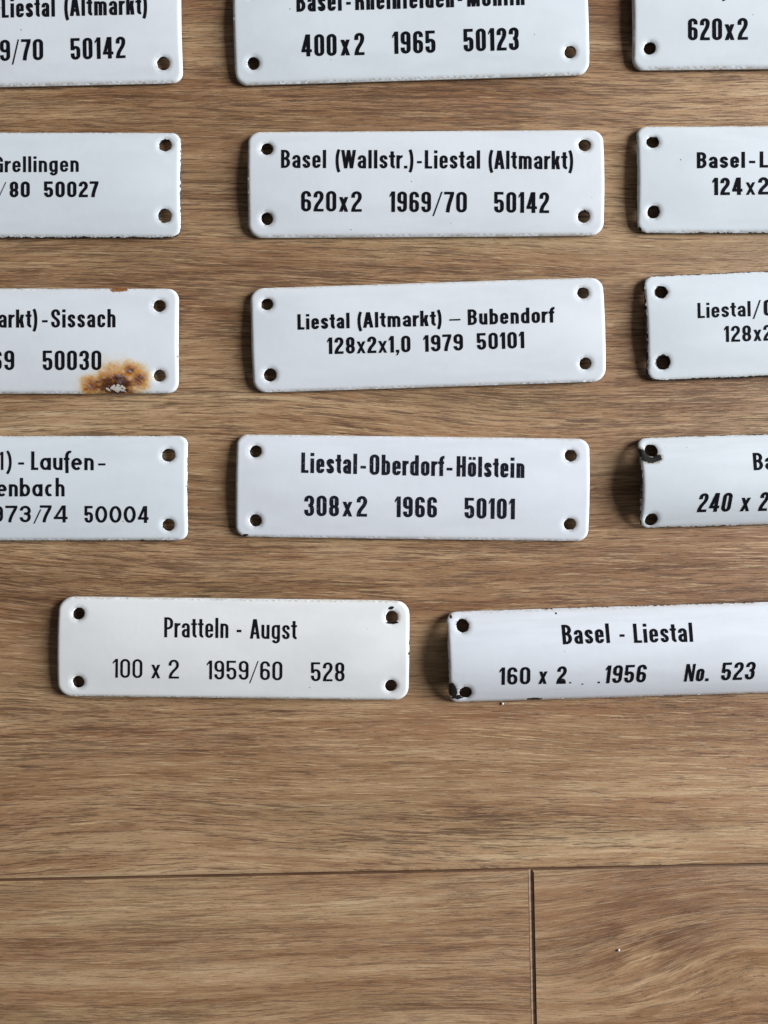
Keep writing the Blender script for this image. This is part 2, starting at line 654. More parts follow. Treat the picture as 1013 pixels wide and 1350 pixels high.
def word(text, x0, x1, y0, y1, cap, sv=.155, sh=.125, slant=0.0, geo=False):
    """strips in photo pixels"""
    sv, sh = min(sv * 1.13, sv * 0.6 + 0.082), sh * 1.06
    def lay(f):
        x, out = 0.0, []
        for i, ch in enumerate(text):
            g = draw(ch, f, sv, sh, geo)
            if i:
                gp = (GAP.get(text[i - 1], .11) + GAP.get(ch, .11)) * 0.56
                x += max(gp * f, 0.035)
            out.append((x, g))
            x += g.w
        return x, out
    goal = (x1 - x0 - slant * cap) / cap
    lo, hi = 0.2, 4.0
    for _ in range(30):
        m = (lo + hi) / 2
        if lay(m)[0] > goal:
            hi = m
        else:
            lo = m
    _, out = lay(lo)
    strips = []
    slope = (y1 - y0) / (x1 - x0)
    for gx, g in out:
        for s in g.strips:
            r = []
            dense = [s[0]]
            for p, q in zip(s, s[1:]):
                L = max(math.hypot(q[k][0] - p[k][0], q[k][1] - p[k][1]) for k in (0, 1))
                n = max(1, math.ceil(L / 0.06))
                for i in range(1, n + 1):
                    dense.append(tuple((p[k][0] + (q[k][0] - p[k][0]) * i / n, p[k][1] + (q[k][1] - p[k][1]) * i / n) for k in (0, 1)))
            for pair in dense:
                q = []
                for (x, y) in pair:
                    X = (x + gx + slant * y) * cap
                    Y = y * cap
                    q.append((x0 + X + Y * slope * 0.6, y0 + X * slope - Y))
                r.append(q)
            strips.append(r)
    return strips


# ------------------------------------------------------------------ enamel materials
def mat_enamel(name, tint, sign, chips=(), rust=None, edge_wear=0.2, hole_wear=0.0, seed=0.0, specks=0.5):
    """white enamel with edge nicks, specks and listed chips; chips = (px, py, rx_mm, ry_mm, angle, halo)"""
    M = NT(name)
    tc = M.new('ShaderNodeTexCoord').outputs['Object']
    P = M.vmath('SCALE', tc)
    P.node.inputs[3].default_value = 1000.0
    Ps = M.vmath('ADD', P, (seed * 37.1, seed * 91.7, 0))
    big = M.noise(M.mapping(Ps, (0.05, 0.09, 1)), 1.0, 2.0)
    col = M.mix(M.smooth(big, 0.35, 0.7), (*tint, 1), (*[c * 0.95 for c in tint], 1))
    ed = M.attr('edge_mm')
    hd = M.attr('hole_mm')
    n1 = M.noise(M.mapping(Ps, (0.9, 0.9, 1), (4, 4, 0)), 1.0, 3.0, 0.65)
    n2 = M.noise(M.mapping(Ps, (0.22, 0.22, 1), (8, 1, 0)), 1.0, 2.0)
    # cream tinge where the enamel thins at the rim
    rim = M.smooth(ed, 1.1, 0.0, 0, 0.38)
    col = M.mix(M.math('MULTIPLY', rim, M.smooth(n2, 0.4, 0.6)), col, (*srgb(206, 192, 170), 1))
    # dirt settled around the holes
    hz = M.smooth(hd, 1.3, 0.1, 0, 0.5)
    col = M.mix(M.math('MULTIPLY', hz, M.smooth(n1, 0.42, 0.62)), col, (*srgb(150, 140, 125), 1))
    # black nicks on the rim
    e2 = M.math('ADD', M.math('MULTIPLY', ed, 1.15), M.math('MULTIPLY', n1, -0.2 - 1.2 * edge_wear))
    e2 = M.math('ADD', e2, M.math('MULTIPLY', n2, -0.6))
    nick = M.smooth(e2, -0.75 - 0.05, -0.75 + 0.03, 1, 0)
    holed = M.math('ADD', hd, M.math('MULTIPLY', n1, -0.9))
    hn = M.smooth(holed, -0.44 + 0.36 * hole_wear, -0.50 + 0.36 * hole_wear, 0, 1)
    nick = M.math('MAXIMUM', nick, hn)
    # firing specks
    vor = M.new('ShaderNodeTexVoronoi')
    M.put(vor.inputs['Vector'], M.mapping(Ps, (0.16, 0.16, 1)))
    vor.inputs['Scale'].default_value = 1.0
    rr = M.new('ShaderNodeSeparateColor')
    M.put(rr.inputs[0], vor.outputs['Color'])
    size = M.math('MULTIPLY', M.smooth(rr.outputs[0], 0.72 - 0.3 * specks, 1.0, 0, 1), 0.042)
    spk = M.smooth(M.math('SUBTRACT', vor.outputs['Distance'], size), 0.006, -0.004, 0, 0.75)
    spk = M.math('MULTIPLY', spk, M.smooth(size, 0.0, 0.012))
    # faint scratches
    sn = M.noise(M.mapping(Ps, (0.35, 5.0, 1), (2, 6, 0), (0, 0, 0.15)), 1.0, 2.0)
    sc = M.math('MULTIPLY', M.smooth(sn, 0.73, 0.78, 0, 0.35), M.smooth(n2, 0.5, 0.65))
    col = M.mix(sc, col, (*srgb(120, 122, 128), 1))
    col = M.mix(spk, col, (*srgb(70, 62, 58), 1))
    chipm = nick
    n3 = M.noise(M.mapping(Ps, (1.1, 1.1, 1), (21, 3, 0)), 1.0, 3.0, 0.6)
    for (px, py, rx, ry, ang, halo) in chips:
        u, v = sign.local(px, py)
        dd = M.mapping(M.vmath('SUBTRACT', P, (u * 1000, v * 1000, 0)), (1, 1, 0), (0, 0, 0), (0, 0, -ang))
        dd = M.mapping(dd, (1 / rx, 1 / ry, 0))
        L = M.vmath('LENGTH', dd)
        L = M.math('ADD', L, M.math('MULTIPLY', M.math('SUBTRACT', n3, 0.5), 0.95))
        chipm = M.math('MAXIMUM', chipm, M.smooth(L, 1.05, 0.95))
        if halo:
            hl = M.smooth(L, 1.75, 1.0, 0, 0.75)
            col = M.mix(hl, col, (*srgb(168, 158, 140), 1))
    if rust:
        px, py, rx, ry = rust
        u, v = sign.local(px, py)
        dd = M.mapping(M.vmath('SUBTRACT', P, (u * 1000, v * 1000, 0)), (1 / rx, 1 / ry, 0))
        L = M.vmath('LENGTH', dd)
        for (qx, qy, qrx, qry) in ((122, 509, 5.6, 5.0), (182, 499, 5.2, 5.4), (172, 488, 4.4, 4.0)):
            qu, qv = sign.local(qx, qy)
            d4 = M.mapping(M.vmath('SUBTRACT', P, (qu * 1000, qv * 1000, 0)), (1 / qrx, 1 / qry, 0))
            L = M.math('MINIMUM', L, M.math('ADD', M.vmath('LENGTH', d4), 0.12))
        str_ = M.noise(M.mapping(M.mapping(P, (1, 1, 1), (0, 0, 0), (0, 0, 0.7)), (0.45, 2.2, 1)), 1.0, 3.0, 0.7)
        bl = M.noise(M.mapping(P, (0.30, 0.36, 1), (3, 3, 0)), 1.0, 3.0, 0.6)
        L = M.math('ADD', L, M.math('MULTIPLY', M.math('SUBTRACT', str_, 0.5), 0.62))
        L = M.math('ADD', L, M.math('MULTIPLY', M.math('SUBTRACT', bl, 0.5), 0.75))
        stain = M.ramp(L, [(0.20, srgb(96, 48, 18)), (0.40, srgb(158, 90, 26)), (0.58, srgb(202, 136, 50)),
                           (0.80, srgb(226, 178, 98)), (0.97, srgb(232, 214, 176))])
        patch = M.smooth(M.math('ADD', M.math('MULTIPLY', str_, 0.7), M.math('MULTIPLY', n3, 0.3)), 0.36, 0.54, 0.60, 1.0)
        col = M.mix(M.math('MULTIPLY', M.smooth(L, 1.28, 0.55), patch), col, stain)
        cu, cv = sign.local(150, 511)
        d5 = M.mapping(M.vmath('SUBTRACT', P, (cu * 1000, cv * 1000, 0)), (1 / 8.5, 1 / 3.4, 0))
        L5 = M.math('ADD', M.vmath('LENGTH', d5), M.math('MULTIPLY', M.math('SUBTRACT', bl, 0.5), 1.6))
        L5 = M.math('ADD', L5, M.math('MULTIPLY', M.math('SUBTRACT', str_, 0.5), 0.6))
        col = M.mix(M.smooth(L5, 0.95, 0.45, 0, 0.85), col, (*srgb(64, 28, 14), 1))
        du, dv = sign.local(px, py + 4)
        d2 = M.mapping(M.vmath('SUBTRACT', P, (du * 1000, dv * 1000, 0)), (1 / 4.4, 1 / 1.5, 0))
        L2 = M.math('ADD', M.vmath('LENGTH', d2), M.math('MULTIPLY', M.math('SUBTRACT', n3, 0.5), 3.2))
        col = M.mix(M.smooth(L2, 0.62, 0.50), col, (*srgb(206, 196, 184), 1))
        tu, tv = sign.local(157, 381)
        d3 = M.mapping(M.vmath('SUBTRACT', P, (tu * 1000, tv * 1000, 0)), (1 / 3.6, 1 / 1.2, 0))
        L3 = M.math('ADD', M.vmath('LENGTH', d3), M.math('MULTIPLY', M.math('SUBTRACT', n3, 0.5), 2.2))
        col = M.mix(M.smooth(L3, 1.0, 0.6), col, (*srgb(150, 96, 52), 1))
    col = M.mix(chipm, col, (*srgb(30, 27, 26), 1))
    M.put(M.bsdf.inputs['Base Color'], col)
    M.put(M.bsdf.inputs['Roughness'], M.smooth(chipm, 0, 1, 0.13, 0.45))
    M.bsdf.inputs['Specular IOR Level'].default_value = 0.5
    orange = M.noise(M.mapping(Ps, (0.28, 0.28, 1)), 1.0, 2.0)
    h = M.math('SUBTRACT', M.math('MULTIPLY', orange, 0.55), chipm)
    M.bump(h, 0.5, 0.00009)
    return M.m


def mat_edge(name, dark):
    M = NT(name)
    tc = M.new('ShaderNodeTexCoord').outputs['Object']
    n = M.noise(M.mapping(tc, (420, 420, 900) if dark else (130, 130, 300)), 1.0, 2.0, 0.5)
    a, b = (srgb(24, 22, 24), srgb(176, 170, 164)) if dark else (srgb(150, 138, 124), srgb(208, 204, 198))
    lo = 0.50 if dark else 0.20
    M.put(M.bsdf.inputs['Base Color'], M.ramp(n, [(lo, a), (lo + 0.12, b)]))
    M.bsdf.inputs['Roughness'].default_value = 0.35
    return M.m


def mat_flat(name, c, rough):
    M = NT(name)
    tc = M.new('ShaderNodeTexCoord').outputs['Object']
    n = M.noise(M.mapping(tc, (700, 700, 700)), 1.0, 3.0)
    M.put(M.bsdf.inputs['Base Color'], M.mix(n, (*c, 1), (*[k * 0.6 for k in c], 1)))
    M.bsdf.inputs['Roughness'].default_value = rough
    return M.m


def mat_ink(name, c, wear):
    M = NT(name)
    tc = M.new('ShaderNodeTexCoord').outputs['Object']
    n = M.noise(M.mapping(tc, (1500, 1500, 1500)), 1.0, 3.0, 0.6)
    n2 = M.noise(M.mapping(tc, (420, 420, 420)), 1.0, 2.0, 0.5)
    k = M.smooth(M.math('ADD', n, M.math('MULTIPLY', n2, 0.3)), 0.86 - 0.10 * wear, 0.98 - 0.10 * wear, 0, 0.6)
    M.put(M.bsdf.inputs['Base Color'], M.mix(k, (*c, 1), (*srgb(120, 124, 134), 1)))
    M.bsdf.inputs['Roughness'].default_value = 0.22
    M.bsdf.inputs['Specular IOR Level'].default_value = 0.3
    return M.m


EDGE_L = mat_edge('worn_edge_pale', False)
EDGE_D = mat_edge('worn_edge_dark', True)
BACK = mat_flat('dark_enamel_back', (0.012, 0.011, 0.012), 0.5)
INK = mat_ink('black_enamel_ink', (0.007, 0.007, 0.010), 0.25)
INK_W = mat_ink('worn_black_ink', (0.012, 0.012, 0.020), 1.0)
INK_G = mat_ink('thin_grey_ink', (0.10, 0.11, 0.12), 0.4)


# ------------------------------------------------------------------ one curved enamel sign
class Sign:
    def __init__(self, c, w, h, ang, camber, r=14, holes=(), base=0.0007, thick=0.00095, rim=0.00055, curl=0.0006, seed=0, wob=0.00012):
        """c, w, h, r in photo pixels; ang degrees; camber in metres"""
        self.z0 = base + thick
        ze = self.z0 * 0.8
        self.x, self.y = px2w(c[0], c[1], ze)
        k = S * (D - ze) / D
        self.a, self.b, self.r = w * k / 2, h * k / 2, r * k
        self.ang = math.radians(ang)
        self.ca, self.sa = math.cos(self.ang), math.sin(self.ang)
        self.camber, self.curl, self.thick, self.rim, self.seed, self.wob = camber, curl, thick, rim, seed, wob
        self.holes = []
        self.rh = 0.00188
        rnd = random.Random(seed + 5)
        hs = [self.local(*p) for p in holes]
        self.holes = [(u, v, self.rh * rnd.uniform(0.93, 1.05), rnd.uniform(0.9, 1.1), rnd.uniform(0, 3)) for u, v in hs]

    def to_local(self, x, y):
        dx, dy = x - self.x, y - self.y
        return dx * self.ca + dy * self.sa, -dx * self.sa + dy * self.ca

    def sdf(self, u, v):
        qx, qy = abs(u) - self.a + self.r, abs(v) - self.b + self.r
        return math.hypot(max(qx, 0), max(qy, 0)) + min(max(qx, qy), 0) - self.r

    def base_z(self, u, v):
        t = min(1.15, abs(v) / self.b)
        z = self.z0 + self.camber * (1 - t * t)
        s = max(0.0, abs(u) / self.a - 0.55) / 0.45
        z -= self.curl * s * s * (1 - min(1, t * t))
        z += self.wob * math.sin(u * 95 + self.seed * 1.7) * math.cos(v * 110 + self.seed) * (1 - t ** 2)
        return z

    def z(self, u, v):
        z = self.base_z(u, v)
        d = -self.sdf(u, v)
        rw = 0.0011
        if d < rw:
            q = 1 - max(0.0, d) / rw
            z -= self.rim * (1 - math.sqrt(max(0.0, 1 - q * q)))
        for (hu, hv, rh, _, _) in self.holes:
            dd = math.hypot(u - hu, v - hv) - rh
            if dd < 0.0015:
                t = max(0.0, dd) / 0.0015
                z -= 0.00026 * (1 - t) ** 2 * (1 + 0.0 * t)
                if dd < 0.00022:
                    q = 1 - max(0.0, dd) / 0.00022
                    z -= 0.00016 * (1 - math.sqrt(max(0.0, 1 - q * q)))
        return z

    def local(self, px, py):
        """photo pixel -> local (u, v) of the sign surface seen there"""
        z = self.z0 + self.camber * 0.5
        for _ in range(14):
            u, v = self.to_local(*px2w(px, py, z))
            z = 0.4 * z + 0.6 * self.base_z(u, v)
        return u, v

    def build(self, label, words, tint, edge=None, ink=INK, **enamel):
        root = bpy.data.objects.new('enamel_sign', None)
        root.empty_display_size = 0.01
        COL.objects.link(root)
        root.location = (self.x, self.y, 0)
        root.rotation_euler.z = self.ang
        root['label'] = label
        root['category'] = 'sign'
        root['group'] = 'white enamel signs laid out in rows on the wooden floor'
        self.plate(root, tint, edge or EDGE_L, enamel)
        for line in words:
            lk = ink
            strips = []
            for wd in line:
                if isinstance(wd, bpy.types.Material):
                    lk = wd
                    continue
                args, kw = (wd[:-1], wd[-1]) if isinstance(wd[-1], dict) else (wd, {})
                strips += word(*args, **kw)
            self.lettering(root, strips, lk)
        return root

    def lettering(self, root, strips, ink):
        vs, fs = [], []
        for k, s in enumerate(strips):
            eps = 0.00005 + (k % 7) * 0.0000025
            i0 = len(vs)
            for pair in s:
                for (px, py) in pair:
                    u, v = self.local(px, py)
                    vs.append((u, v, self.z(u, v) + eps))
            for i in range(len(s) - 1):
                q = [i0 + 2 * i, i0 + 2 * i + 1, i0 + 2 * i + 3, i0 + 2 * i + 2]
                fs.append(q)
        me = bpy.data.meshes.new('lettering')
        me.from_pydata(vs, [], fs)
        me.materials.append(ink)
        bm = bmesh.new()
        bm.from_mesh(me)
        for f in bm.faces:
            f.normal_update()
            if f.normal.z < 0:
                f.normal_flip()
            f.smooth = True
        bm.to_mesh(me)
        bm.free()
        o = bpy.data.objects.new('lettering', me)
        COL.objects.link(o)
        o.parent = root

    def plate(self, root, tint, edge, enamel):
        rnd = random.Random(self.seed)
        pts, edges = [], []
        a, b, r = self.a, self.b, self.r
        wear = enamel.get('edge_wear', 0.2)

        def rr(inset, step):
            A, B, R = a - inset, b - inset, max(r - inset, 0.0002)
            out = []
            for (sx, sy, a0) in ((1, 1, 0), (-1, 1, 90), (-1, -1, 180), (1, -1, 270)):
                n = 12
                for i in range(n + 1):
                    t = math.radians(a0 + 90 * i / n)
                    out.append((sx * (A - R) + R * math.cos(t), sy * (B - R) + R * math.sin(t)))
            res = []
            for i in range(len(out)):
                p, q = out[i], out[(i + 1) % len(out)]
                L = math.hypot(q[0] - p[0], q[1] - p[1])
                m = max(1, int(L / step))
                for j in range(m):
                    res.append((p[0] + (q[0] - p[0]) * j / m, p[1] + (q[1] - p[1]) * j / m))
            return res

        def loop(ps):
            i0 = len(pts)
            pts.extend(ps)
            for i in range(len(ps)):
                edges.append((i0 + i, i0 + (i + 1) % len(ps)))

        outer = []
        for (u, v) in rr(0, 0.0007):
            n = noise.noise((u * 700 + self.seed * 13, v * 700, 1.3)) * 0.00007 * (0.5 + wear) \
                + noise.noise((u * 160 + self.seed * 7, v * 160, 4.3)) * 0.00012
            L = math.hypot(u / a, v / b) or 1
            du, dv = (math.copysign(1, u), 0) if a - abs(u) < b - abs(v) else (0, math.copysign(1, v))
            outer.append((u + du * n, v + dv * n))
        loop(outer)
        for ins in (0.00012, 0.0003, 0.00055, 0.00085, 0.0012, 0.00165):
            pts.extend(rr(ins, 0.0010))
        hole_loops = []
        for (hu, hv, rh, el, rot) in self.holes:
            for k, dr in enumerate((0, 0.00006, 0.00014, 0.00024, 0.0005, 0.0009, 0.0014, 0.0019)):
                n = 36
                ps = []
                for i in range(n):
                    t = 2 * math.pi * i / n
                    e = 1 + 0.035 * math.cos(2 * (t - rot)) * (el > 0)
                    R = rh * e + dr
                    p = (hu + R * math.cos(t), hv + R * math.sin(t))
                    ps.append(p)
                if k == 0:
                    hole_loops.append(ps)
                    loop(ps)
                else:
                    pts.extend([p for p in ps if -self.sdf(*p) > 0.0003])
        st = 0.0015
        nu, nv = int(2 * a / st), int(2 * b / st)
        for i in range(1, nu):
            for j in range(1, nv):
                u = -a + 2 * a * i / nu + rnd.uniform(-.1, .1) * st
                v = -b + 2 * b * j / nv + rnd.uniform(-.1, .1) * st
                if -self.sdf(u, v) < 0.0021:
                    continue
                if any(math.hypot(u - h[0], v - h[1]) < h[2] + 0.0023 for h in self.holes):
                    continue
                pts.append((u, v))
        V, E, F, _, _, _ = delaunay_2d_cdt([Vector(p) for p in pts], edges, [], 0, 1e-7)

        def inside_hole(p):
            for ps, h in zip(hole_loops, self.holes):
                if math.hypot(p[0] - h[0], p[1] - h[1]) < h[2] * 1.05:
                    c = False
                    for i in range(len(ps)):
                        x0, y0 = ps[i]
                        x1, y1 = ps[i - 1]
                        if (y0 > p[1]) != (y1 > p[1]) and p[0] < (x1 - x0) * (p[1] - y0) / (y1 - y0) + x0:
                            c = not c
                    if c:
                        return True
            return False

        bm = bmesh.new()
        le = bm.verts.layers.float.new('edge_mm')
        lh = bm.verts.layers.float.new('hole_mm')
        top, bot = [], []
        for p in V:
            u, v = p.x, p.y
            t = bm.verts.new((u, v, self.z(u, v)))
            t[le] = max(0.0, -self.sdf(u, v)) * 1000
            t[lh] = min([9.0] + [max(0.0, math.hypot(u - h[0], v - h[1]) - h[2]) * 1000 for h in self.holes])
            top.append(t)
            zb = self.base_z(u, v) - self.thick
            bot.append(bm.verts.new((u, v, max(0.00004, min(zb, t.co.z - 0.0002)))))
        used = {}
        for f in F:
            c = ((V[f[0]].x + V[f[1]].x + V[f[2]].x) / 3, (V[f[0]].y + V[f[1]].y + V[f[2]].y) / 3)
            if self.sdf(*c) > 0.00025 or inside_hole(c):
                continue
            ids = list(f)
            q = [V[i] for i in ids]
            if (q[1] - q[0]).cross(q[2] - q[0]) < 0:
                ids.reverse()
            if abs((q[1] - q[0]).cross(q[2] - q[0])) < 1e-13:
                continue
            ft = bm.faces.new([top[i] for i in ids])
            ft.material_index = 0
            ft.smooth = True
            fb = bm.faces.new([bot[i] for i in reversed(ids)])
            fb.material_index = 2
            fb.smooth = True
            for i in range(3):
                e = (ids[i], ids[(i + 1) % 3])
                used[e] = used.get(e, 0) + 1
        for (i, j) in list(used):
            if (j, i) in used:
                continue
            cu, cv = (V[i].x + V[j].x) / 2, (V[i].y + V[j].y) / 2
            hole = any(math.hypot(cu - h[0], cv - h[1]) < h[2] * 1.15 for h in self.holes)
            q = []
            for src, l in ((top, (i, j)), (bot, (j, i))):
                for kk in l:
                    nv_ = bm.verts.new(src[kk].co)
                    nv_[le], nv_[lh] = src[kk][le], src[kk][lh]
                    q.append(nv_)
            f = bm.faces.new((q[1], q[0], q[3], q[2]))
            f.material_index = 2 if hole else 1  # hole walls take the dark back colour, painting in the shade inside
        loose = [v for v in bm.verts if not v.link_faces]
        bmesh.ops.delete(bm, geom=loose, context='VERTS')
        me = bpy.data.meshes.new('plate')
        bm.to_mesh(me)
        bm.free()
        me.materials.append(mat_enamel('white_enamel', tint, self, seed=self.seed, **enamel))
        me.materials.append(edge)
        me.materials.append(BACK)
        o = bpy.data.objects.new('plate', me)
        COL.objects.link(o)
        o.parent = root


# ------------------------------------------------------------------ the signs, row by row
WHITE = (0.815, 0.825, 0.83)
LILAC = (0.815, 0.82, 0.84)
COOL = (0.785, 0.815, 0.82)
WARM = (0.86, 0.85, 0.815)
BOLD = dict(sv=.172, sh=.135)
HEAVY = dict(sv=.22, sh=.155)
LITE = dict(sv=.125, sh=.105)


def W(d, **k):
    r = dict(d)
    r.update(k)
    return r


MED = dict(sv=.155, sh=.125)

# top row
Sign((7, 44), 466, 139, 1.2, 0.0018, 14, ((215, 83), (-203, 92), (213, -15), (-205, -6)), seed=1).build(
    'white enamel sign cut off at the top left, reading 50142, wood showing right of it',
    [[('Liestal', 3, 73, 23.5, 22, 26, MED), ('(Altmarkt)', 85, 195, 21.5, 19, 26, MED)],
     [('1969', -44, 14, 82, 80.3, 28, MED), ('/', 16, 26, 80.2, 80, 28, LITE), ('70', 28.5, 57.5, 79.8, 79.3, 28, MED),
      ('50142', 94, 166, 79, 76.6, 28.5, MED)]], WHITE, edge_wear=0.3)
Sign((542, 37), 466, 136, 1.75, 0.0019, 15, ((334, 83), (752, 68), (331, -10), (749, -24)), seed=2).build(
    'white enamel sign cut by the top edge, reading 400x2 1965 50123',
    [[('Basel', 391.4, 451, 15.8, 14.2, 27, W(BOLD, sv=.16)), ('-', 457, 463, 14.2, 14, 27, W(BOLD, sv=.16)),
      ('Rheinfelden', 469, 599, 13.4, 9.6, 27, W(BOLD, sv=.16)), ('-', 604, 610, 9.4, 9.2, 27, W(BOLD, sv=.16)),
      ('Möhlin', 616.5, 692, 9, 6.7, 27, W(BOLD, sv=.16))],
     [('400', 398, 444.3, 74.6, 73.6, 29, MED), ('x', 449.7, 462, 73.4, 73, 29, MED), ('2', 468, 481, 73, 72.6, 29.5, MED),
      ('1965', 518, 574.6, 71.3, 69.7, 29.5, MED), ('50123', 612, 684.5, 68.3, 66, 30, MED)]], COOL, edge_wear=0.3)
Sign((1066, 20), 466, 138, 0.7, 0.0020, 14, ((857, 63), (1276, 58), (856, -34), (1274, -38)), seed=3).build(
    'white enamel sign cut off at the top right corner, reading 620x2',
    [[('(', 950, 956, -4, -4, 26, MED)],
     [('620', 907.5, 952.3, 53.3, 53, 29, MED), ('x', 956, 968.7, 53, 52.8, 29, MED), ('2', 973, 986.3, 52.7, 52.5, 29, MED)]],
    COOL, edge_wear=0.35)

# second row
Sign((6, 243.5), 466, 138, -0.1, 0.0019, 13, ((218, 191), (217, 284), (-207, 190), (-207, 283)), seed=4).build(
    'white enamel sign at the left edge reading Grellingen, dark worn rim',
    [[('Grellingen', -8, 104.3, 227.3, 226.6, 21, BOLD)],
     [('80', 13.2, 39.8, 260.3, 260.2, 21, HEAVY), ('50027', 58.7, 130.3, 260.2, 260, 21, HEAVY)],
     [INK_G, ('/', -4, 9, 261, 261, 21, LITE)]], COOL, edge=EDGE_D, edge_wear=0.7, hole_wear=0.5)
Sign((561.5, 242), 467, 139, 0.35, 0.0024, 16, ((352, 196), (352, 288), (771, 191), (770, 285)), seed=5).build(
    'clean white enamel sign reading Basel (Wallstr.)-Liestal (Altmarkt), second row',
    [[('Basel', 371, 430.3, 221.5, 221.7, 24, MED), ('(Wallstr.)', 442.3, 546, 222, 222.2, 24.3, MED),
      ('-', 550.3, 556.5, 222.3, 222.3, 24, MED), ('Liestal', 560.6, 633.3, 222.3, 222.5, 24.3, MED),
      ('(Altmarkt)', 644, 756.5, 222.8, 223.3, 24.3, MED)],
     [('620', 397.5, 443.7, 278.8, 279, 27.2, MED), ('x', 447.5, 459.5, 279.2, 279.2, 27, MED), ('2', 463.6, 477.3, 279.3, 279.3, 27.2, MED),
      ('1969', 514, 568.5, 279.5, 280, 27.2, MED), ('/', 570.5, 584, 280, 280, 27.2, LITE), ('70', 586, 615.8, 280, 280.2, 27.2, MED),
      ('50142', 652, 724.2, 280.4, 281, 27.5, MED)]], WHITE, edge_wear=0.2)
Sign((1072, 236), 466, 140, 0.2, 0.0022, 14, ((861, 187), (862, 279), (1282, 185), (1283, 277)), seed=6).build(
    'white enamel sign at the right edge reading Basel-L above 124x2',
    [[('Basel', 919.2, 982.5, 222, 221.4, 21.3, HEAVY), ('-', 988, 996, 221.3, 221.3, 21, HEAVY),
      ('L', 1002, 1013, 221, 221, 21.3, HEAVY)],
     [('124', 939.7, 979.2, 257.4, 257, 23, HEAVY), ('x', 983.7, 996.2, 257, 256.8, 23, HEAVY), ('2', 1000, 1014, 256.6, 256.5, 23, HEAVY)]],
    COOL, edge=EDGE_D, edge_wear=0.55, hole_wear=0.2, chips=((843, 303, 0.7, 0.9, 0.3, 0),))

# third row
Sign((3, 449.5), 466, 138, 0.0, 0.0018, 15, ((210, 403), (210, 495), (-208, 403), (-208, 495)), seed=7).build(
    'rust-stained white enamel sign reading Sissach and 50030 at the left edge',
    [[('(Altmarkt)', -62, 50.3, 432, 432, 24, MED), ('-', 56, 63.3, 432, 432, 24, MED), ('Sissach', 68, 152.7, 432, 431.6, 24.3, MED)],
     [('1969', -37, 19.3, 488, 488, 26, MED), ('50030', 57, 134, 488.2, 488, 26, MED)]], WHITE, edge_wear=0.4,
    rust=(154, 508, 9.0, 8.2))
Sign((564.5, 441.5), 464, 137, 1.85, 0.0021, 16, ((352, 401), (356, 494), (769, 386), (772, 479)), seed=8).build(
    'clean white enamel sign reading Liestal (Altmarkt) – Bubendorf 1979, third row middle',
    [[('Liestal', 392.8, 461.4, 434.8, 432.8, 20.6, W(BOLD, sv=.205, sh=.15)), ('(Altmarkt)', 471.3, 583.3, 432.5, 429.5, 20.6, W(BOLD, sv=.205, sh=.15)),
      ('–', 593, 607.5, 429.5, 429, 20.6, MED), ('Bubendorf', 617.4, 731.6, 428.7, 425.2, 20.8, W(BOLD, sv=.205, sh=.15))],
     [('128x2x1,0', 432, 541.6, 467, 464.3, 22, W(BOLD, sv=.20, sh=.145)), ('1979', 559, 611, 464, 462, 22, W(BOLD, sv=.20, sh=.145)), ('50101', 629.5, 691.7, 461.3, 459, 22, W(BOLD, sv=.20, sh=.145))]],
    WHITE, edge_wear=0.25)
Sign((1083, 424), 466, 138, 2.3, 0.0023, 14, ((872, 384.8), (874.3, 477.5), (1290, 368), (1293, 461)), seed=9).build(
    'white enamel sign at the right edge reading Liestal/ above 128x2, black chipped rim and holes',
    [[('Liestal', 920.3, 990, 419.6, 417, 20.2, BOLD), ('/', 992.7, 1003.7, 416.8, 416.5, 21, MED), ('O', 1007.5, 1018, 416.2, 416, 21, HEAVY)],
     [('128', 955.3, 990.7, 451, 450, 21.2, BOLD), ('x', 994, 1004.3, 449.8, 449.5, 21, BOLD), ('2', 1007, 1018, 449.3, 449, 21, BOLD)]],
    COOL, edge=EDGE_D, edge_wear=1.0, hole_wear=1.0)

# fourth row
Sign((15, 643.5), 466, 137, 0.1, 0.0020, 12, ((222, 600), (222, 692), (-194, 600), (-194, 692)), seed=10).build(
    'white enamel sign in thin round lettering, Laufen-, enbach, 50004, at the left edge',
    [[('1', -1, 5, 619.6, 619.6, 24, W(LITE, geo=True)), (')', 9, 17, 619.6, 619.6, 24.6, W(LITE, sv=.14)), ('-', 24.6, 32.2, 619.5, 619.5, 24, W(MED, geo=True)),
      ('Laufen', 41.6, 124, 619.6, 620, 24.6, W(MED, sv=.152, sh=.125, geo=True)), ('-', 130, 139.5, 620, 620, 22, W(MED, geo=True))],
     [('enbach', -4, 85.6, 654.6, 654.4, 24.6, W(MED, sv=.152, sh=.125, geo=True))],
     [('973', -10, 41, 688.6, 688.6, 22, W(MED, sv=.165, sh=.14, geo=True)), ('/', 44.5, 55, 687.5, 687.5, 16, W(HEAVY, sv=.22, geo=True)),
      ('74', 53, 89.5, 688.6, 688.8, 22.5, W(MED, sv=.165, sh=.14, geo=True)), ('50004', 112, 196.3, 689.2, 689.4, 22.3, W(MED, sv=.165, sh=.14, geo=True))]],
    COOL, edge=EDGE_D, edge_wear=0.5, hole_wear=0.35, ink=INK)
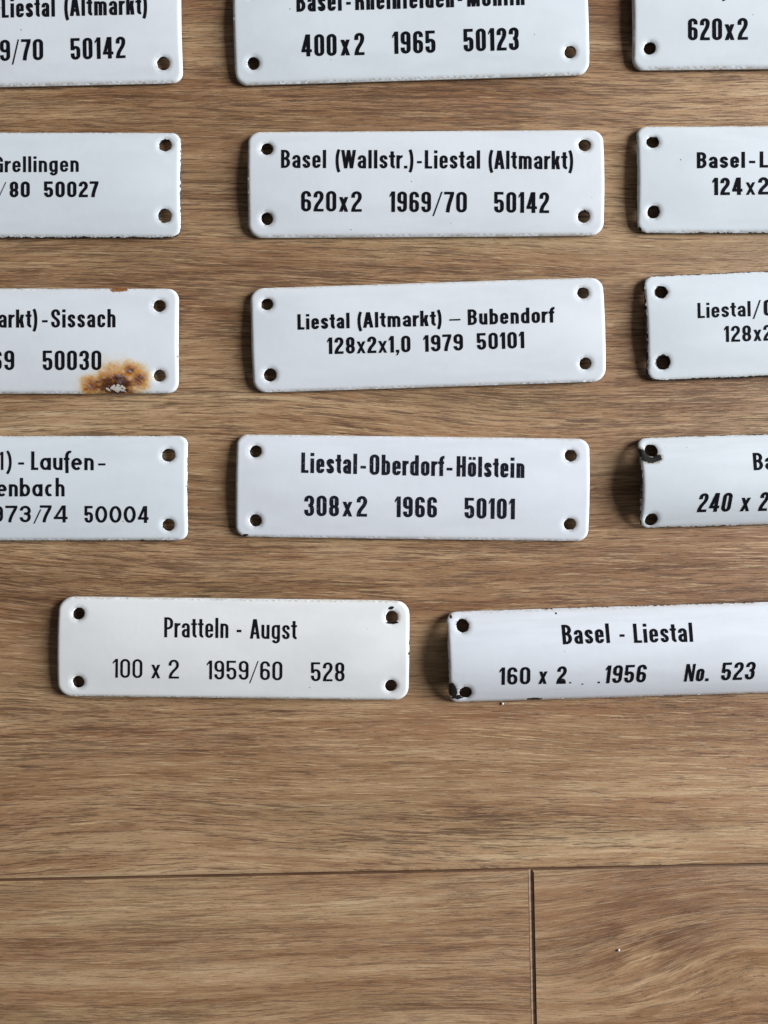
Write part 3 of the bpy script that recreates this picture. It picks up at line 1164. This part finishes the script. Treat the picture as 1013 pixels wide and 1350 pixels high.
Sign((544, 643), 464, 134.5, -0.75, 0.0021, 14, ((337, 595), (337, 686), (752.6, 600.6), (751.5, 691)), seed=11).build(
    'white enamel sign reading Liestal-Oberdorf-Hölstein in worn bold letters',
    [[('Liestal', 397.5, 471, 623.4, 625, 27, W(BOLD, sv=.16)), ('-', 475.7, 482.7, 625.5, 625.7, 27, W(BOLD, sv=.16)),
      ('Oberdorf', 487.8, 586, 626, 627.8, 27, W(BOLD, sv=.16)), ('-', 589.3, 596.7, 628, 628.2, 27, W(BOLD, sv=.16)),
      ('Hölstein', 602.3, 691.6, 628.2, 630.3, 27, W(BOLD, sv=.16))],
     [('308', 401.6, 447.2, 680.3, 680.8, 27.3, BOLD), ('x', 452, 464.8, 680.8, 681, 27, BOLD), ('2', 470.6, 484.2, 681, 681.3, 27.3, BOLD),
      ('1966', 521, 576.3, 681.7, 682.5, 27.3, BOLD), ('50101', 613, 679, 683.3, 684.7, 27.3, BOLD)]], LILAC, ink=INK_W,
    edge_wear=0.3, chips=((324, 705.5, 1.0, 0.4, 0.1, 0),))
Sign((1071, 630), 462, 119, 1.7, 0.0056, 13, ((859, 594), (859, 685), (1284, 581), (1284, 672)), seed=12, wob=0.0).build(
    'strongly curved white enamel sign reading 240 x 2, black chip around its upper left hole',
    [[('Basel', 994.3, 1055, 620, 618.5, 23, W(BOLD, slant=-0.06))],
     [('240', 919, 967.6, 675.4, 674.4, 25, W(BOLD, slant=.2)), ('x', 975.5, 991.8, 674.2, 674, 25, W(BOLD, slant=.16)),
      ('2', 999.6, 1016, 673.8, 673.5, 25, W(BOLD, slant=.2))]], COOL, edge=EDGE_D, edge_wear=0.75, hole_wear=0.35, specks=1.0,
    chips=((848, 598, 1.7, 1.3, -0.7, 1), (856, 606, 2.3, 1.0, -0.2, 1), (867, 604, 1.4, 1.0, 0.3, 1)))

# bottom row
Sign((308.5, 855), 462, 131, -0.7, 0.0020, 18, ((103.5, 809), (103, 899), (516.5, 813.5), (515.5, 904)), seed=13, thick=0.0013, rim=0.0008).build(
    'white enamel sign with thin lettering reading Pratteln - Augst, bottom row left',
    [[('Pratteln', 217, 301.4, 840.2, 841.2, 26.6, LITE), ('-', 312.6, 318.6, 841, 841, 26, MED), ('Augst', 330, 391.8, 842, 842.9, 26, LITE)],
     [('100', 149, 188, 893.4, 894, 25, W(LITE, sv=.115)), ('x', 200, 211.7, 894.2, 894.3, 25, LITE), ('2', 223, 236.3, 894.6, 894.6, 25, LITE),
      ('1959', 273, 328, 895.6, 896.3, 25, LITE), ('/', 329, 341.5, 896.3, 896.3, 25, W(LITE, sv=.09)), ('60', 343.5, 372.5, 896.5, 897, 25, LITE),
      ('528', 410.5, 454.6, 898, 898.3, 25, W(LITE, sv=.135))]], WARM, edge_wear=0.3,
    chips=((516, 801.5, 0.9, 0.5, 0.3, 0), (517, 821, 1.9, 0.42, 0.05, 0), (540.5, 848, 0.3, 0.8, 0, 0), (539.5, 862, 0.3, 0.5, 0, 0)))
Sign((822, 859.5), 464, 119, 1.75, 0.0056, 12, ((610, 825), (614, 913), (1034, 812), (1036, 898)), seed=14, wob=0.0).build(
    'strongly curved white enamel sign reading Basel - Liestal No. 523, black chip at bottom left corner',
    [[('Basel', 742.7, 803, 849.6, 847.7, 26, W(MED, slant=-0.07)), ('-', 817.3, 823.7, 847, 847, 26, MED),
      ('Liestal', 836.7, 912.6, 847.6, 846.2, 25.5, W(MED, slant=-0.07))],
     [('160', 658.8, 700, 903, 902, 23, W(BOLD, slant=.03)), ('x', 710, 723.2, 901.8, 901.6, 23, W(BOLD, slant=.1)), ('2', 733.8, 748.4, 901.7, 901.4, 23.3, W(BOLD, slant=.1)),
      ('.', 751, 753, 901, 901, 12, BOLD), ('.', 788.6, 791, 900.8, 900.8, 14, BOLD),
      ('1956', 797, 854.3, 901, 899.5, 23.6, W(BOLD, slant=.14)), ('No.', 902, 938.3, 898.7, 897.9, 23.3, W(BOLD, slant=.18)),
      ('523', 950.4, 998, 897.2, 895.6, 23.5, W(BOLD, slant=.17))]], LILAC, edge=EDGE_D, edge_wear=0.55, hole_wear=0.2, specks=0.8,
    chips=((597, 910, 1.35, 2.5, 0.22, 1), (604, 919, 2.0, 0.8, 0.0, 0), (705, 921.5, 2.6, 0.5, -0.03, 0), (733, 808.5, 0.35, 0.25, 0, 0),
           (594.5, 813, 0.35, 0.5, 0.4, 1), (742, 898, 0.9, 0.8, 0.0, 0), (768, 902, 0.35, 0.25, 0, 0)))


# ------------------------------------------------------------------ crumbs on the floor
def crumb(px, py, size, label, seed):
    bm = bmesh.new()
    bmesh.ops.create_icosphere(bm, subdivisions=2, radius=size)
    for v in bm.verts:
        v.co *= 1 + 0.45 * noise.noise(v.co / size * 1.3 + Vector((seed, 0, 0)))
        v.co.z *= 0.7
    zmin = min(v.co.z for v in bm.verts)
    for v in bm.verts:
        v.co.z -= zmin
    for f in bm.faces:
        f.smooth = True
    me = bpy.data.meshes.new('crumb')
    bm.to_mesh(me)
    bm.free()
    me.materials.append(CRUMB)
    o = bpy.data.objects.new('crumb', me)
    COL.objects.link(o)
    x, y = px2w(px, py)
    o.location = (x, y, 0)
    o['label'] = label
    o['category'] = 'crumb'


CRUMB = mat_flat('white_enamel_flake', (0.9, 0.9, 0.88), 0.4)
crumb(662.5, 927.5, 0.00042, 'tiny white flake just below the curved sign with the chipped corner', 1)
crumb(815.5, 1252, 0.00042, 'tiny white flake on the short plank at the lower right', 5)
